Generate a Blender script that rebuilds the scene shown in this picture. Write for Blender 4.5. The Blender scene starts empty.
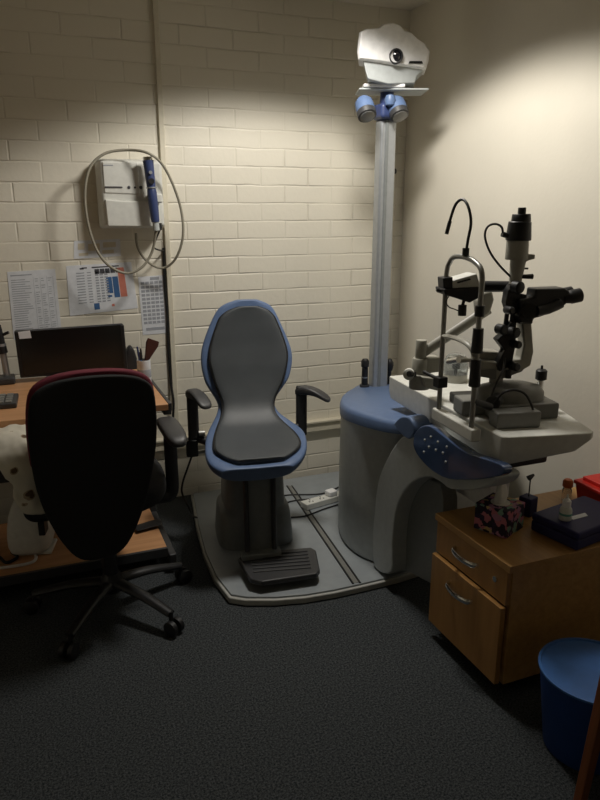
import bpy, bmesh, math, random
from mathutils import Vector, Matrix
random.seed(4)
C = bpy.context.scene.collection
sc = bpy.context.scene
PI = math.pi
V = Vector

# ---------------------------------------------------------------- camera
PIT, YAW, F, H = math.radians(15.6), math.radians(22), 680.0, 1.43
def ray(px, py):
    u = (px-300)/F; v = (400-py)/F
    f = math.cos(PIT)+v*math.sin(PIT); z = -math.sin(PIT)+v*math.cos(PIT)
    return V((u*math.cos(YAW)+f*math.sin(YAW), -u*math.sin(YAW)+f*math.cos(YAW), z))
CAM = V((0, 0, H))
def proj(p):
    f = p.x*math.sin(YAW)+p.y*math.cos(YAW); q = p.x*math.cos(YAW)-p.y*math.sin(YAW); z = p.z-H
    d = f*math.cos(PIT)-z*math.sin(PIT); up = f*math.sin(PIT)+z*math.cos(PIT)
    return 300+F*q/d, 400-F*up/d
def onz(px, py, z): r = ray(px, py); return CAM+r*((z-H)/r.z)
def ony(px, py, y): r = ray(px, py); return CAM+r*(y/r.y)
def onx(px, py, x): r = ray(px, py); return CAM+r*(x/r.x)
AX = V((.975, -.222, 0)); NX = V((.222, .975, 0)); SP = V((1.2, 1.71, 0))
def S(px, py, off=0.0):      # point on the upright plane of the slit lamp (across its table)
    r = ray(px, py); t = ((SP+NX*off-CAM).dot(NX))/r.dot(NX); return CAM+r*t

cam = bpy.data.cameras.new('camera'); co = bpy.data.objects.new('camera', cam); C.objects.link(co)
co.location = CAM; co.rotation_euler = (PI/2-PIT, 0, -YAW)
cam.sensor_fit = 'VERTICAL'; cam.sensor_height = 24; cam.lens = 24*F/800; cam.clip_start = .02
sc.camera = co

# ---------------------------------------------------------------- materials
def mat(name, col, rough=.5, metal=0., noise=0., nscale=40, bump=0., bscale=200, trans=0., coat=0., emit=None, estr=0):
    m = bpy.data.materials.new(name); m.use_nodes = True; nt = m.node_tree; b = nt.nodes['Principled BSDF']
    b.inputs['Base Color'].default_value = (*col, 1); b.inputs['Roughness'].default_value = rough
    b.inputs['Metallic'].default_value = metal; b.inputs['Transmission Weight'].default_value = trans
    b.inputs['Coat Weight'].default_value = coat
    if emit: b.inputs['Emission Color'].default_value = (*emit, 1); b.inputs['Emission Strength'].default_value = estr
    tc = nt.nodes.new('ShaderNodeTexCoord')
    n = nt.nodes.new('ShaderNodeTexNoise'); n.inputs['Scale'].default_value = nscale; n.inputs['Detail'].default_value = 4
    nt.links.new(tc.outputs['Object'], n.inputs['Vector'])
    r = nt.nodes.new('ShaderNodeValToRGB'); k = noise if noise else .06
    r.color_ramp.elements[0].color = (*[c*(1-k) for c in col], 1); r.color_ramp.elements[0].position = .3
    r.color_ramp.elements[1].color = (*[min(1, c*(1+k)) for c in col], 1); r.color_ramp.elements[1].position = .7
    nt.links.new(n.outputs['Fac'], r.inputs['Fac']); nt.links.new(r.outputs['Color'], b.inputs['Base Color'])
    if bump:
        n2 = nt.nodes.new('ShaderNodeTexNoise'); n2.inputs['Scale'].default_value = bscale; n2.inputs['Detail'].default_value = 3
        nt.links.new(tc.outputs['Object'], n2.inputs['Vector'])
        bp = nt.nodes.new('ShaderNodeBump'); bp.inputs['Strength'].default_value = bump; bp.inputs['Distance'].default_value = .002
        nt.links.new(n2.outputs['Fac'], bp.inputs['Height']); nt.links.new(bp.outputs['Normal'], b.inputs['Normal'])
    return m

def brick_mat():
    m = bpy.data.materials.new('painted_brick'); m.use_nodes = True; nt = m.node_tree; b = nt.nodes['Principled BSDF']; L = nt.links
    b.inputs['Roughness'].default_value = .42
    tc = nt.nodes.new('ShaderNodeTexCoord'); sx = nt.nodes.new('ShaderNodeSeparateXYZ'); L.new(tc.outputs['Object'], sx.inputs[0])
    wob = nt.nodes.new('ShaderNodeTexNoise'); wob.inputs['Scale'].default_value = 7; wob.inputs['Detail'].default_value = 5; L.new(tc.outputs['Object'], wob.inputs['Vector'])
    mz = nt.nodes.new('ShaderNodeMath'); mz.operation = 'MULTIPLY_ADD'; L.new(wob.outputs['Fac'], mz.inputs[0]); mz.inputs[1].default_value = .012; L.new(sx.outputs['Z'], mz.inputs[2])
    mz2 = nt.nodes.new('ShaderNodeMath'); mz2.operation = 'SUBTRACT'; L.new(mz.outputs[0], mz2.inputs[0]); mz2.inputs[1].default_value = .0475+.006-.005
    cx = nt.nodes.new('ShaderNodeCombineXYZ'); L.new(sx.outputs['X'], cx.inputs[0]); L.new(mz2.outputs[0], cx.inputs[1])
    def brick(size, smooth):
        t = nt.nodes.new('ShaderNodeTexBrick'); t.inputs['Scale'].default_value = 1; t.inputs['Brick Width'].default_value = .2475
        t.inputs['Row Height'].default_value = .0835; t.inputs['Mortar Size'].default_value = size; t.inputs['Mortar Smooth'].default_value = smooth
        t.offset = .5; t.inputs['Color1'].default_value = (0, 0, 0, 1); t.inputs['Color2'].default_value = (1, 1, 1, 1); t.inputs['Mortar'].default_value = (.5, .5, .5, 1)
        L.new(cx.outputs[0], t.inputs['Vector']); return t
    t1 = brick(.006, .9); t2 = brick(.0022, .6)
    # height: bricks proud of mortar, tone-per-brick steps and fine roughness of the paint
    big = nt.nodes.new('ShaderNodeTexNoise'); big.inputs['Scale'].default_value = 5; big.inputs['Detail'].default_value = 2; L.new(tc.outputs['Object'], big.inputs['Vector'])
    gate = nt.nodes.new('ShaderNodeMapRange'); gate.inputs['From Min'].default_value = .42; gate.inputs['From Max'].default_value = .6; gate.inputs['To Min'].default_value = .35; L.new(big.outputs['Fac'], gate.inputs['Value'])
    inv = nt.nodes.new('ShaderNodeMath'); inv.operation = 'MULTIPLY'; L.new(t1.outputs['Fac'], inv.inputs[0]); L.new(gate.outputs[0], inv.inputs[1])
    hb = nt.nodes.new('ShaderNodeMath'); hb.operation = 'MULTIPLY_ADD'; L.new(inv.outputs[0], hb.inputs[0]); hb.inputs[1].default_value = -1
    per = nt.nodes.new('ShaderNodeMath'); per.operation = 'MULTIPLY'; L.new(t1.outputs['Color'], per.inputs[0]); per.inputs[1].default_value = .35; L.new(per.outputs[0], hb.inputs[2])
    fine = nt.nodes.new('ShaderNodeTexNoise'); fine.inputs['Scale'].default_value = 45; fine.inputs['Detail'].default_value = 6; L.new(tc.outputs['Object'], fine.inputs['Vector'])
    hh = nt.nodes.new('ShaderNodeMath'); hh.operation = 'MULTIPLY_ADD'; L.new(fine.outputs['Fac'], hh.inputs[0]); hh.inputs[1].default_value = .28; L.new(hb.outputs[0], hh.inputs[2])
    bp = nt.nodes.new('ShaderNodeBump'); bp.inputs['Strength'].default_value = .62; bp.inputs['Distance'].default_value = .005
    L.new(hh.outputs[0], bp.inputs['Height']); L.new(bp.outputs['Normal'], b.inputs['Normal'])
    # dirt caught along the joints in places
    dg = nt.nodes.new('ShaderNodeMath'); dg.operation = 'MULTIPLY'; L.new(t2.outputs['Fac'], dg.inputs[0]); L.new(gate.outputs[0], dg.inputs[1])
    d2 = nt.nodes.new('ShaderNodeMath'); d2.operation = 'MULTIPLY'; L.new(dg.outputs[0], d2.inputs[0]); d2.inputs[1].default_value = .32
    mx = nt.nodes.new('ShaderNodeMix'); mx.data_type = 'RGBA'; L.new(d2.outputs[0], mx.inputs['Factor'])
    mx.inputs['A'].default_value = (.80, .755, .64, 1); mx.inputs['B'].default_value = (.40, .35, .26, 1)
    L.new(mx.outputs['Result'], b.inputs['Base Color'])
    return m

def carpet_mat():
    m = bpy.data.materials.new('carpet'); m.use_nodes = True; nt = m.node_tree; b = nt.nodes['Principled BSDF']; L = nt.links
    b.inputs['Roughness'].default_value = .95; b.inputs['Specular IOR Level'].default_value = .1
    tc = nt.nodes.new('ShaderNodeTexCoord'); n = nt.nodes.new('ShaderNodeTexNoise'); n.inputs['Scale'].default_value = 165; n.inputs['Detail'].default_value = 6; n.inputs['Roughness'].default_value = .8
    L.new(tc.outputs['Object'], n.inputs['Vector']); r = nt.nodes.new('ShaderNodeValToRGB')
    r.color_ramp.elements[0].position = .40; r.color_ramp.elements[0].color = (.009, .0155, .017, 1)
    r.color_ramp.elements[1].position = .62; r.color_ramp.elements[1].color = (.115, .12, .125, 1)
    L.new(n.outputs['Fac'], r.inputs['Fac']); L.new(r.outputs['Color'], b.inputs['Base Color'])
    bp = nt.nodes.new('ShaderNodeBump'); bp.inputs['Strength'].default_value = .8; bp.inputs['Distance'].default_value = .006
    L.new(n.outputs['Fac'], bp.inputs['Height']); L.new(bp.outputs['Normal'], b.inputs['Normal']); return m

def wood_mat(name, c1, c2, axis='Y', rough=.4):
    m = bpy.data.materials.new(name); m.use_nodes = True; nt = m.node_tree; b = nt.nodes['Principled BSDF']; L = nt.links
    b.inputs['Roughness'].default_value = rough
    tc = nt.nodes.new('ShaderNodeTexCoord'); mp = nt.nodes.new('ShaderNodeMapping'); L.new(tc.outputs['Object'], mp.inputs['Vector'])
    s = {'X': (2, 26, 26), 'Y': (26, 2, 26), 'Z': (26, 26, 2)}[axis]; mp.inputs['Scale'].default_value = s
    n = nt.nodes.new('ShaderNodeTexNoise'); n.inputs['Scale'].default_value = 1.6; n.inputs['Detail'].default_value = 6; n.inputs['Distortion'].default_value = .6
    L.new(mp.outputs[0], n.inputs['Vector']); r = nt.nodes.new('ShaderNodeValToRGB')
    r.color_ramp.elements[0].position = .3; r.color_ramp.elements[0].color = (*c1, 1); r.color_ramp.elements[1].position = .7; r.color_ramp.elements[1].color = (*c2, 1)
    L.new(n.outputs['Fac'], r.inputs['Fac']); L.new(r.outputs['Color'], b.inputs['Base Color']); return m

def cell_mat(name, cols, scale, rough=.6, feature='F1', distort=0.):
    m = bpy.data.materials.new(name); m.use_nodes = True; nt = m.node_tree; b = nt.nodes['Principled BSDF']; L = nt.links
    b.inputs['Roughness'].default_value = rough
    tc = nt.nodes.new('ShaderNodeTexCoord'); v = nt.nodes.new('ShaderNodeTexVoronoi'); v.inputs['Scale'].default_value = scale
    if distort:
        nn = nt.nodes.new('ShaderNodeTexNoise'); nn.inputs['Scale'].default_value = scale; L.new(tc.outputs['Object'], nn.inputs['Vector'])
        mm = nt.nodes.new('ShaderNodeMix'); mm.data_type = 'VECTOR'; mm.inputs['Factor'].default_value = distort
        L.new(tc.outputs['Object'], mm.inputs['A']); L.new(nn.outputs['Color'], mm.inputs['B']); L.new(mm.outputs['Result'], v.inputs['Vector'])
    else: L.new(tc.outputs['Object'], v.inputs['Vector'])
    r = nt.nodes.new('ShaderNodeValToRGB'); r.color_ramp.interpolation = 'CONSTANT'
    while len(r.color_ramp.elements) < len(cols): r.color_ramp.elements.new(.5)
    for i, (p, c) in enumerate(cols): r.color_ramp.elements[i].position = p; r.color_ramp.elements[i].color = (*c, 1)
    sp = nt.nodes.new('ShaderNodeSeparateColor'); L.new(v.outputs['Color'], sp.inputs[0])
    L.new(sp.outputs[0] if feature == 'F1' else v.outputs['Distance'], r.inputs['Fac'])
    L.new(r.outputs['Color'], b.inputs['Base Color']); return m

M = dict(
 brick=brick_mat(), carpet=carpet_mat(),
 wall=mat('plaster', (.78, .735, .63), .6, noise=.03, nscale=3, bump=.25, bscale=60),
 ceil=mat('ceiling_paint', (.74, .70, .60), .8, noise=.03),
 trunk=mat('painted_trunking', (.70, .65, .52), .45, noise=.05),
 beech=wood_mat('beech_laminate', (.40, .215, .065), (.52, .295, .10), 'Y'),
 beechz=wood_mat('beech_front', (.37, .19, .055), (.46, .245, .075), 'Z'),
 deskwood=wood_mat('desk_laminate', (.50, .25, .11), (.62, .33, .16), 'X', .45),
 redwood=wood_mat('stained_wood', (.15, .05, .015), (.23, .075, .024), 'Z', .45),
 cream=mat('cream_plastic', (.70, .70, .65), .42), grey=mat('grey_plastic', (.21, .225, .225), .4),
 lightgrey=mat('light_grey_plastic', (.47, .50, .50), .45), plat=mat('platform_grey', (.29, .315, .33), .38, noise=.08, nscale=12),
 platedge=mat('platform_edge', (.42, .42, .39), .5),
 blue=mat('blue_plastic', (.11, .17, .31), .42, bump=.1), bluedk=mat('blue_panel', (.05, .09, .20), .22, coat=.4),
 navy=mat('navy_case', (.012, .012, .085), .62), handblue=mat('handset_blue', (.04, .06, .16), .4),
 pad=mat('grey_vinyl', (.055, .062, .068), .5, noise=.12, nscale=8, bump=.15, bscale=300),
 black=mat('black_plastic', (.010, .010, .011), .45), rubber=mat('black_rubber', (.025, .025, .025), .6, bump=.3, bscale=150),
 darkgrey=mat('dark_grey_plastic', (.045, .045, .047), .45), fabric=mat('black_fabric', (.008, .008, .009), .85, bump=.4, bscale=400),
 maroon=mat('maroon_fabric', (.13, .008, .022), .8, bump=.4, bscale=400),
 chrome=mat('chrome', (.75, .75, .72), .18, metal=1), post=mat('dull_metal_tube', (.30, .30, .28), .4, metal=.8), steel=mat('brushed_steel', (.42, .42, .40), .35, metal=.9),
 alu=mat('silver_pole', (.40, .42, .44), .35, metal=.5), white=mat('white_plastic', (.93, .93, .93), .35),
 paper=mat('paper', (.74, .76, .80), .8), ink=mat('grey_ink', (.36, .38, .42), .8), inkblue=mat('blue_print', (.05, .13, .30), .8), inkred=mat('salmon_print', (.72, .25, .18), .8), inkdk=mat('dark_print', (.06, .06, .07), .8),
 faint=mat('faded_label', (.66, .60, .47), .5), faintink=mat('faded_print', (.50, .45, .36), .6),
 instr=mat('instrument_paint', (.36, .35, .30), .4), instrdk=mat('instrument_grey', (.20, .20, .185), .4), cable=mat('black_cable', (.012, .012, .012), .5),
 hose=mat('grey_hose', (.30, .28, .22), .5), wcable=mat('white_cable', (.7, .68, .66), .5), red=mat('red_plastic', (.55, .02, .012), .4),
 binblue=mat('blue_bin_plastic', (.003, .045, .22), .7), binrim=mat('bin_rim', (.05, .16, .45), .35), orange=mat('orange_cap', (.55, .13, .03), .5), bottle=mat('white_bottle', (.75, .78, .72), .4),
 green=mat('green_label', (.10, .35, .30), .5), tissue=mat('tissue_paper', (.82, .80, .74), .9, bump=.3, bscale=80), brown=mat('brown_case', (.075, .025, .018), .5),
 glass=mat('dark_lens', (.015, .015, .02), .08, coat=1), lamplens=mat('lamp_lens', (.20, .20, .19), .15, coat=1), screen=mat('dark_screen', (.006, .007, .007), .25),
 clear=mat('clear_plastic', (.75, .78, .78), .12, trans=.92), phoneblk=mat('matt_black', (.02, .02, .022), .6),
 floral=cell_mat('floral_card', [(0, (.015, .01, .03)), (.3, (.55, .18, .24)), (.45, (.03, .015, .06)), (.6, (.60, .45, .20)), (.7, (.22, .38, .30)), (.8, (.48, .22, .36)), (.9, (.02, .01, .04))], 62, distort=.02),
 cloth=cell_mat('flowered_cloth', [(0, (.10, .06, .035)), (.20, (.34, .27, .18)), (.27, (.62, .58, .48))], 22, rough=.9, feature='D', distort=.03),
)

# ---------------------------------------------------------------- mesh tools
def nb(): return bmesh.new()
def box(bm, c, s, rz=0, rot=None):
    m = Matrix.Translation(V(c)) @ (rot.to_4x4() if rot else Matrix.Rotation(rz, 4, 'Z')) @ Matrix.Diagonal((*s, 1))
    bmesh.ops.create_cube(bm, size=1, matrix=m); return bm
def bxx(bm, a, b): return box(bm, [(p+q)/2 for p, q in zip(a, b)], [abs(p-q) for p, q in zip(a, b)])
def rings(bm, rs, cap=True, closed=True):
    vs = [[bm.verts.new(p) for p in r] for r in rs]; n = len(vs[0])
    for a, b in zip(vs, vs[1:]):
        for i in range(n if closed else n-1): bm.faces.new((a[i], a[(i+1) % n], b[(i+1) % n], b[i]))
    if cap: bm.faces.new(list(reversed(vs[0]))); bm.faces.new(vs[-1])
    return bm
def frame(d):
    d = d.normalized(); u = d.cross(V((0, 0, 1)))
    if u.length < 1e-3: u = V((1, 0, 0))
    u.normalize(); return u, d.cross(u).normalized()
def cone(bm, p0, p1, r0, r1=None, n=20):
    r1 = r0 if r1 is None else r1; p0 = V(p0); p1 = V(p1); u, w = frame(p1-p0)
    return rings(bm, [[p+(u*math.cos(2*PI*i/n)+w*math.sin(2*PI*i/n))*r for i in range(n)] for p, r in ((p0, r0), (p1, r1))])
def lathe(bm, o, prof, d=(0, 0, 1), n=28):
    o = V(o); d = V(d).normalized(); u, w = frame(d)
    return rings(bm, [[o+d*z+(u*math.cos(2*PI*i/n)+w*math.sin(2*PI*i/n))*max(r, 1e-4) for i in range(n)] for r, z in prof])
def smooth(pts, k=6):
    pts = [V(p) for p in pts]; out = []
    for i in range(len(pts)-1):
        p0 = pts[max(i-1, 0)]; p1 = pts[i]; p2 = pts[i+1]; p3 = pts[min(i+2, len(pts)-1)]
        for j in range(k):
            t = j/k; out.append(.5*((2*p1)+(p2-p0)*t+(2*p0-5*p1+4*p2-p3)*t*t+(3*p1-p0-3*p2+p3)*t**3))
    out.append(pts[-1]); return out
def tube(bm, pts, r, n=10, sm=6, sq=None):
    ps = smooth(pts, sm) if sm else [V(p) for p in pts]
    d = (ps[1]-ps[0]).normalized(); u, w = frame(d); rs = []
    for i, p in enumerate(ps):
        a = ps[max(i-1, 0)]; b = ps[min(i+1, len(ps)-1)]; t = (b-a).normalized()
        u = (u-t*u.dot(t)).normalized(); w = t.cross(u)
        rr = r(i/(len(ps)-1)) if callable(r) else r
        ru, rw = (rr, rr) if not sq else (rr*sq[0], rr*sq[1])
        rs.append([p+u*math.cos(2*PI*k/n)*ru+w*math.sin(2*PI*k/n)*rw for k in range(n)])
    return rings(bm, rs)
def prism(bm, poly, z0, z1):          # horizontal outline between two heights
    return rings(bm, [[V((x, y, z0)) for x, y in poly], [V((x, y, z1)) for x, y in poly]])
def sweep(bm, poly, d):               # any flat outline (3D points) pushed along d
    return rings(bm, [[V(p) for p in poly], [V(p)+V(d) for p in poly]])
def ribbon(bm, st, n=28, dish=0., sq=.55):   # stations (centre, lateral, normal, half width, thickness)
    rs = []
    for c, u, nn, w, t in st:
        r = []
        for i in range(n):
            a = 2*PI*i/n; cx = math.cos(a); sy = math.sin(a)
            cx = math.copysign(abs(cx)**sq, cx); sy = math.copysign(abs(sy)**sq, sy)
            r.append(V(c)+V(u)*w*cx+V(nn)*(t/2*sy+dish*(w*cx)**2/.04))
        rs.append(r)
    return rings(bm, rs)
def obj(name, bm, m, parent=None, bev=0., seg=3, sub=0, sharp=38):
    bmesh.ops.recalc_face_normals(bm, faces=bm.faces)
    me = bpy.data.meshes.new(name); lim = math.radians(sharp)
    for f in bm.faces: f.smooth = True
    for e in bm.edges:
        if len(e.link_faces) == 2 and e.calc_face_angle(0) > lim and not sub: e.smooth = False
    if bev:
        for e in bm.edges: e.smooth = True
    bm.to_mesh(me); bm.free(); o = bpy.data.objects.new(name, me); C.objects.link(o); me.materials.append(M[m])
    if bev:
        md = o.modifiers.new('bevel', 'BEVEL'); md.width = bev; md.segments = seg; md.limit_method = 'ANGLE'; md.angle_limit = math.radians(30); md.harden_normals = True
    if sub:
        md = o.modifiers.new('sub', 'SUBSURF'); md.levels = sub; md.render_levels = sub
    if parent:
        o.parent = parent
        root = parent
        while root.parent: root = root.parent
        o.matrix_parent_inverse = Matrix.Identity(4)
        loc = V((0, 0, 0)); q = parent
        while q: loc += q.location; q = q.parent
        for v in me.vertices: v.co -= loc
    return o
def recentre(o):
    """put a single-mesh thing's origin at its base"""
    vs = o.data.vertices; n = len(vs)
    c = V((sum(v.co.x for v in vs)/n, sum(v.co.y for v in vs)/n, min(v.co.z for v in vs)))
    for v in vs: v.co -= c
    o.location = c
def tag(o, label, cat, group=None, kind=None):
    o['label'] = label; o['category'] = cat
    if group: o['group'] = group
    if kind: o['kind'] = kind
    return o
def thing(name, loc, label, cat, group=None):
    o = bpy.data.objects.new(name, None); C.objects.link(o); o.location = loc; o.empty_display_size = .05
    return tag(o, label, cat, group)
def one(name, bm, m, label, cat, group=None, **k):
    o = obj(name, bm, m, **k); recentre(o); return tag(o, label, cat, group)
def struct(name, bm, m, **k):
    o = obj(name, bm, m, **k); o['kind'] = 'structure'; return o

# ---------------------------------------------------------------- room
D, XR, ZC, XL, YF = 3.26, 1.905, 2.375, -1.3, -1.2
struct('wall_back', bxx(nb(), (XL-.1, D, 0), (XR+.1, D+.1, ZC)), 'brick')
struct('wall_right', bxx(nb(), (XR, YF-.1, 0), (XR+.1, D, ZC)), 'wall')
struct('wall_left', bxx(nb(), (XL-.1, YF-.1, 0), (XL, D, ZC)), 'wall')
struct('wall_front', bxx(nb(), (XL, YF-.1, 0), (XR, YF, ZC)), 'wall')
struct('floor', bxx(nb(), (XL-.1, YF-.1, -.1), (XR+.1, D+.1, 0)), 'carpet')
struct('ceiling', bxx(nb(), (XL-.1, YF-.1, ZC), (XR+.1, D+.1, ZC+.1)), 'ceil')
struct('trim_1', bxx(nb(), (.633, D-.018, .33), (.657, D, ZC)), 'trunk', bev=.003)        # upright cable trunking
b = bxx(nb(), (XL, D-.03, .27), (XR, D, .325)); bxx(b, (XL, D-.042, .318), (XR, D, .33)); struct('trim_2', b, 'trunk', bev=.003)   # low cable trunking
tag(one('cable', tube(nb(), [(.626, D-.008, 1.26), (.624, D-.008, 1.1), (.627, D-.010, .95), (.624, D-.010, .8), (.626, D-.014, .62), (.63, D-.04, .52), (.62, D-.04, .42), (.612, D-.03, .34)], .006), 'cable', '', ''),
    'black cable running down the left side of the wall trunking', 'cable')
# ---------------------------------------------------------------- wall handset unit
t = thing('wall_unit', (.48, 3.2, 1.35), 'cream wall unit with rounded front and two front panels on brick wall', 'wall unit')
P = [ony(97, 160, 3.13), ony(161, 155, 3.13), ony(165, 233, 3.13), ony(103, 227, 3.13)]
x0, x1, z0, z1 = .345, .605, 1.352, 1.635
b = nb(); rings(b, [[V((x0, 3.26, z0-.0)), V((x1+.02, 3.26, z0)), V((x1+.02, 3.26, z1+.01)), V((x0, 3.26, z1+.01))],
   [V((x0-.005, 3.20, z0)), V((x1+.02, 3.20, z0)), V((x1+.02, 3.20, z1+.01)), V((x0-.005, 3.20, z1+.01))],
   [V((x0+.01, 3.14, z0+.015)), V((x1+.01, 3.14, z0+.01)), V((x1+.01, 3.14, z1)), V((x0+.01, 3.14, z1))]]); obj('housing', b, 'cream', t, bev=.012)
b = sweep(nb(), [(x0+.018, 3.135, 1.500), (x1-.09, 3.135, 1.495), (x1-.09, 3.135, z1-.006), (x0+.018, 3.135, z1-.006)], (0, .02, 0)); obj('upper_panel', b, 'cream', t, bev=.006)
b = sweep(nb(), [(x0+.018, 3.128, 1.475), (x0+.10, 3.128, 1.468), (x1-.01, 3.128, 1.470), (x1-.01, 3.13, z0+.006), (x0+.022, 3.13, z0+.010)], (0, .02, 0)); obj('lower_panel', b, 'cream', t, bev=.006)
obj('display_slot', bxx(nb(), (x0+.022, 3.131, 1.523), (x0+.095, 3.136, 1.528)), 'inkdk', t)
obj('name_print', bxx(nb(), (x0+.022, 3.1335, 1.612), (x0+.062, 3.1355, 1.616)), 'ink', t)
for xx, w in ((.468, .009), (.494, .006), (.519, .010)): obj('button', lathe(nb(), (xx, 3.138, 1.525), [(w*.7, 0), (w*.7, .006), (w*.4, .008)], (0, -1, 0)), 'inkdk', t)
obj('holder', bxx(nb(), (.545, 3.07, 1.46), (.60, 3.14, 1.50)), 'cream', t, bev=.008)
obj('bottom_socket', cone(nb(), (.585, 3.12, 1.345), (.585, 3.12, 1.375), .014), 'black', t)
h = thing('corded_handset', ony(156, 231, 3.07), 'blue and grey corded handset hanging on the cream wall unit', 'handset')
a, e = ony(148, 160, 3.08), ony(155.5, 222, 3.08); d = a-e
obj('grip', tube(nb(), [e, e+d*.28, e+d*.47, e+d*.55], lambda s: .0175+.004*math.sin(s*PI), 16), 'handblue', h)
obj('head', tube(nb(), [e+d*.55, e+d*.75, e+d*.93, a], lambda s: .019+.005*s if s < .95 else .016, 16), 'handblue', h)
obj('top_cap', tube(nb(), [a, a+d*.05], .021, 16), 'chrome', h); obj('lens_ring', cone(nb(), e+d*.66+V((0, -.026, 0)), e+d*.66, .012), 'black', h)
obj('control_band', cone(nb(), e+d*.55, e+d*.57, .023), 'alu', h); obj('thumb_wheel', cone(nb(), e+d*.80+V((0, -.027, 0)), e+d*.80, .007), 'alu', h)
obj('tail', tube(nb(), [e, e-d*.14], .014, 14), 'lightgrey', h)
hz = lambda px, py, y=3.11: ony(px, py, y)
hs = [hz(156, 231, 3.08), hz(152, 252), hz(141, 268), hz(124, 273), hz(104, 261), hz(91, 235), hz(85, 200), hz(89, 170), hz(104, 154), hz(128, 150, 3.1), hz(150, 154, 3.05), hz(166, 170, 3.08), hz(180, 205), hz(183, 235), hz(176, 258, 3.14), hz(163, 268, 3.18), hz(148, 262, 3.18), hz(138, 248, 3.19), hz(136, 233, 3.19)]
obj('hose', tube(nb(), hs, .0058), 'hose', h)
one('cable', tube(nb(), [(.59, 3.12, 1.346), ony(154, 246, 3.14), ony(159, 250, 3.16), V((.626, 3.244, 1.25))], .0035), 'cable', 'short black cable from the cream wall unit to the trunking', 'cable')

# ---------------------------------------------------------------- papers on wall
def quad_paper(name, pts, label, rows, y=D-.002):
    p = [ony(*q, y) for q in pts]            # TL TR BR BL
    t = thing(name, (p[2]+p[3])/2, label, 'notice')
    obj('sheet', sweep(nb(), p, (0, .0015, 0)), 'paper', t)
    def uv(u, v): return (p[0]*(1-u)+p[1]*u)*(1-v)+(p[3]*(1-u)+p[2]*u)*v+V((0, -.0008, 0))
    groups = {}
    for (u0, v0, u1, v1, m) in rows: groups.setdefault(m, []).append((u0, v0, u1, v1))
    for m, rs in list(groups.items()):
        if m == 'inkblue':
            for (u0, v0, u1, v1) in rs: obj('blue_block', sweep(nb(), [uv(u0, v0), uv(u1, v0), uv(u1, v1), uv(u0, v1)], (0, .0012, 0)), m, t)
            continue
        b = nb()
        for (u0, v0, u1, v1) in rs: sweep(b, [uv(u0, v0), uv(u1, v0), uv(u1, v1), uv(u0, v1)], (0, .0012, 0))
        obj({'ink': 'printed_lines', 'inkblue': 'blue_blocks', 'inkred': 'salmon_column', 'inkdk': 'heading', 'faintink': 'printed_lines', 'darkgrey': 'printed_grid'}[m], b, m, t)
    return t
r = [(.06, .05, .5, .065, 'ink')]
for k in range(24):
    v = .12+k*.033; r.append((.06, v, .06+random.uniform(.25, .42), v+.009, 'ink'))
    for u in (.55, .68, .82): 
        if random.random() < .8: r.append((u, v, u+random.uniform(.05, .09), v+.009, 'ink'))
for u in (.52, .66, .80, .93): r.append((u, .1, u+.005, .92, 'ink'))
quad_paper('notice', [(7, 272), (55, 269), (62, 335), (14, 340)], 'white portrait sheet of small print, leftmost paper taped to brick wall', r)
r = [(.2, .06, .26, .09, 'inkdk'), (.23, .05, .31, .075, 'inkdk'), (.38, .05, .8, .075, 'inkdk')]
for k in range(12):
    v = .15+k*.055; r.append((.14, v, .26, v+.02, 'ink')); r.append((.3, v, .36, v+.02, 'ink'))
    for u in (.42, .49, .56): r.append((u, v, u+.05, v+.03, 'ink'))
for u in (.42, .50, .58, .66, .74): r.append((u, .1, u+.07, .2, 'inkdk'))
r += [(.58, .28, .665, .62, 'inkblue'), (.675, .28, .76, .72, 'inkblue'), (.58, .66, .64, .70, 'inkblue'), (.36, .80, .44, .93, 'inkblue'), (.77, .1, .87, .72, 'inkred'), (.62, .85, .66, .9, 'inkred')]
quad_paper('chart', [(66, 266), (131, 262), (138, 308), (70, 316)], 'landscape colour chart with blue blocks and a salmon column on brick wall', r)
r = [(.15, .88, .9, .93, 'ink'), (.45, .02, .8, .07, 'ink')]
for i in range(5):
    for j in range(11): r.append((.08+i*.175, .09+j*.068, .22+i*.175, .135+j*.068, 'ink'))
quad_paper('calendar', [(138, 277), (164, 275), (167.5, 333), (143, 335)], 'narrow tall card printed with grid of small boxes beside wall trunking', r)
p = quad_paper('label', [(74, 241), (120, 239), (121, 256), (74, 259)], 'faded cream label with faint print below the cream wall unit', [(.08, .15, .22, .5, 'faintink'), (.3, .2, .55, .6, 'faintink'), (.62, .15, .9, .45, 'faintink'), (.1, .7, .3, .85, 'faintink'), (.6, .6, .85, .8, 'faintink')])
p.children[0].data.materials[0] = M['faint']

# ---------------------------------------------------------------- desk and what is on it
t = thing('computer_desk', (-.1, 2.7, 0), 'wood-effect computer desk with low shelf and dark metal frame against brick wall', 'desk')
obj('worktop', bxx(nb(), (-.85, 2.40, .722), (.45, 3.02, .747)), 'deskwood', t, bev=.003)
obj('edge_strip', bxx(nb(), (.45, 2.40, .72), (.462, 3.02, .749)), 'darkgrey', t, bev=.002)
obj('lower_shelf', bxx(nb(), (-.82, 2.545, .082), (.44, 3.03, .10)), 'deskwood', t, bev=.003)
obj('shelf_rail', bxx(nb(), (-.82, 2.53, .065), (.44, 2.545, .101)), 'darkgrey', t)
for s, x in ((1, .455), (-1, -.835)):
    f = obj('side_frame', bxx(nb(), (x-.015, 2.5, .035), (x+.015, 3.05, .085)), 'darkgrey', t, bev=.006)
    obj('upright', bxx(nb(), (x-.015, 2.94, .08), (x+.015, 3.0, .722)), 'darkgrey', f, bev=.004)
    obj('top_bar', bxx(nb(), (x-.015, 2.45, .69), (x+.015, 3.0, .722)), 'darkgrey', f, bev=.004)
    for yy in (2.56, 3.0): obj('castor', cone(nb(), (x-.01, yy, .02), (x+.01, yy, .02), .02), 'black', f)
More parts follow.
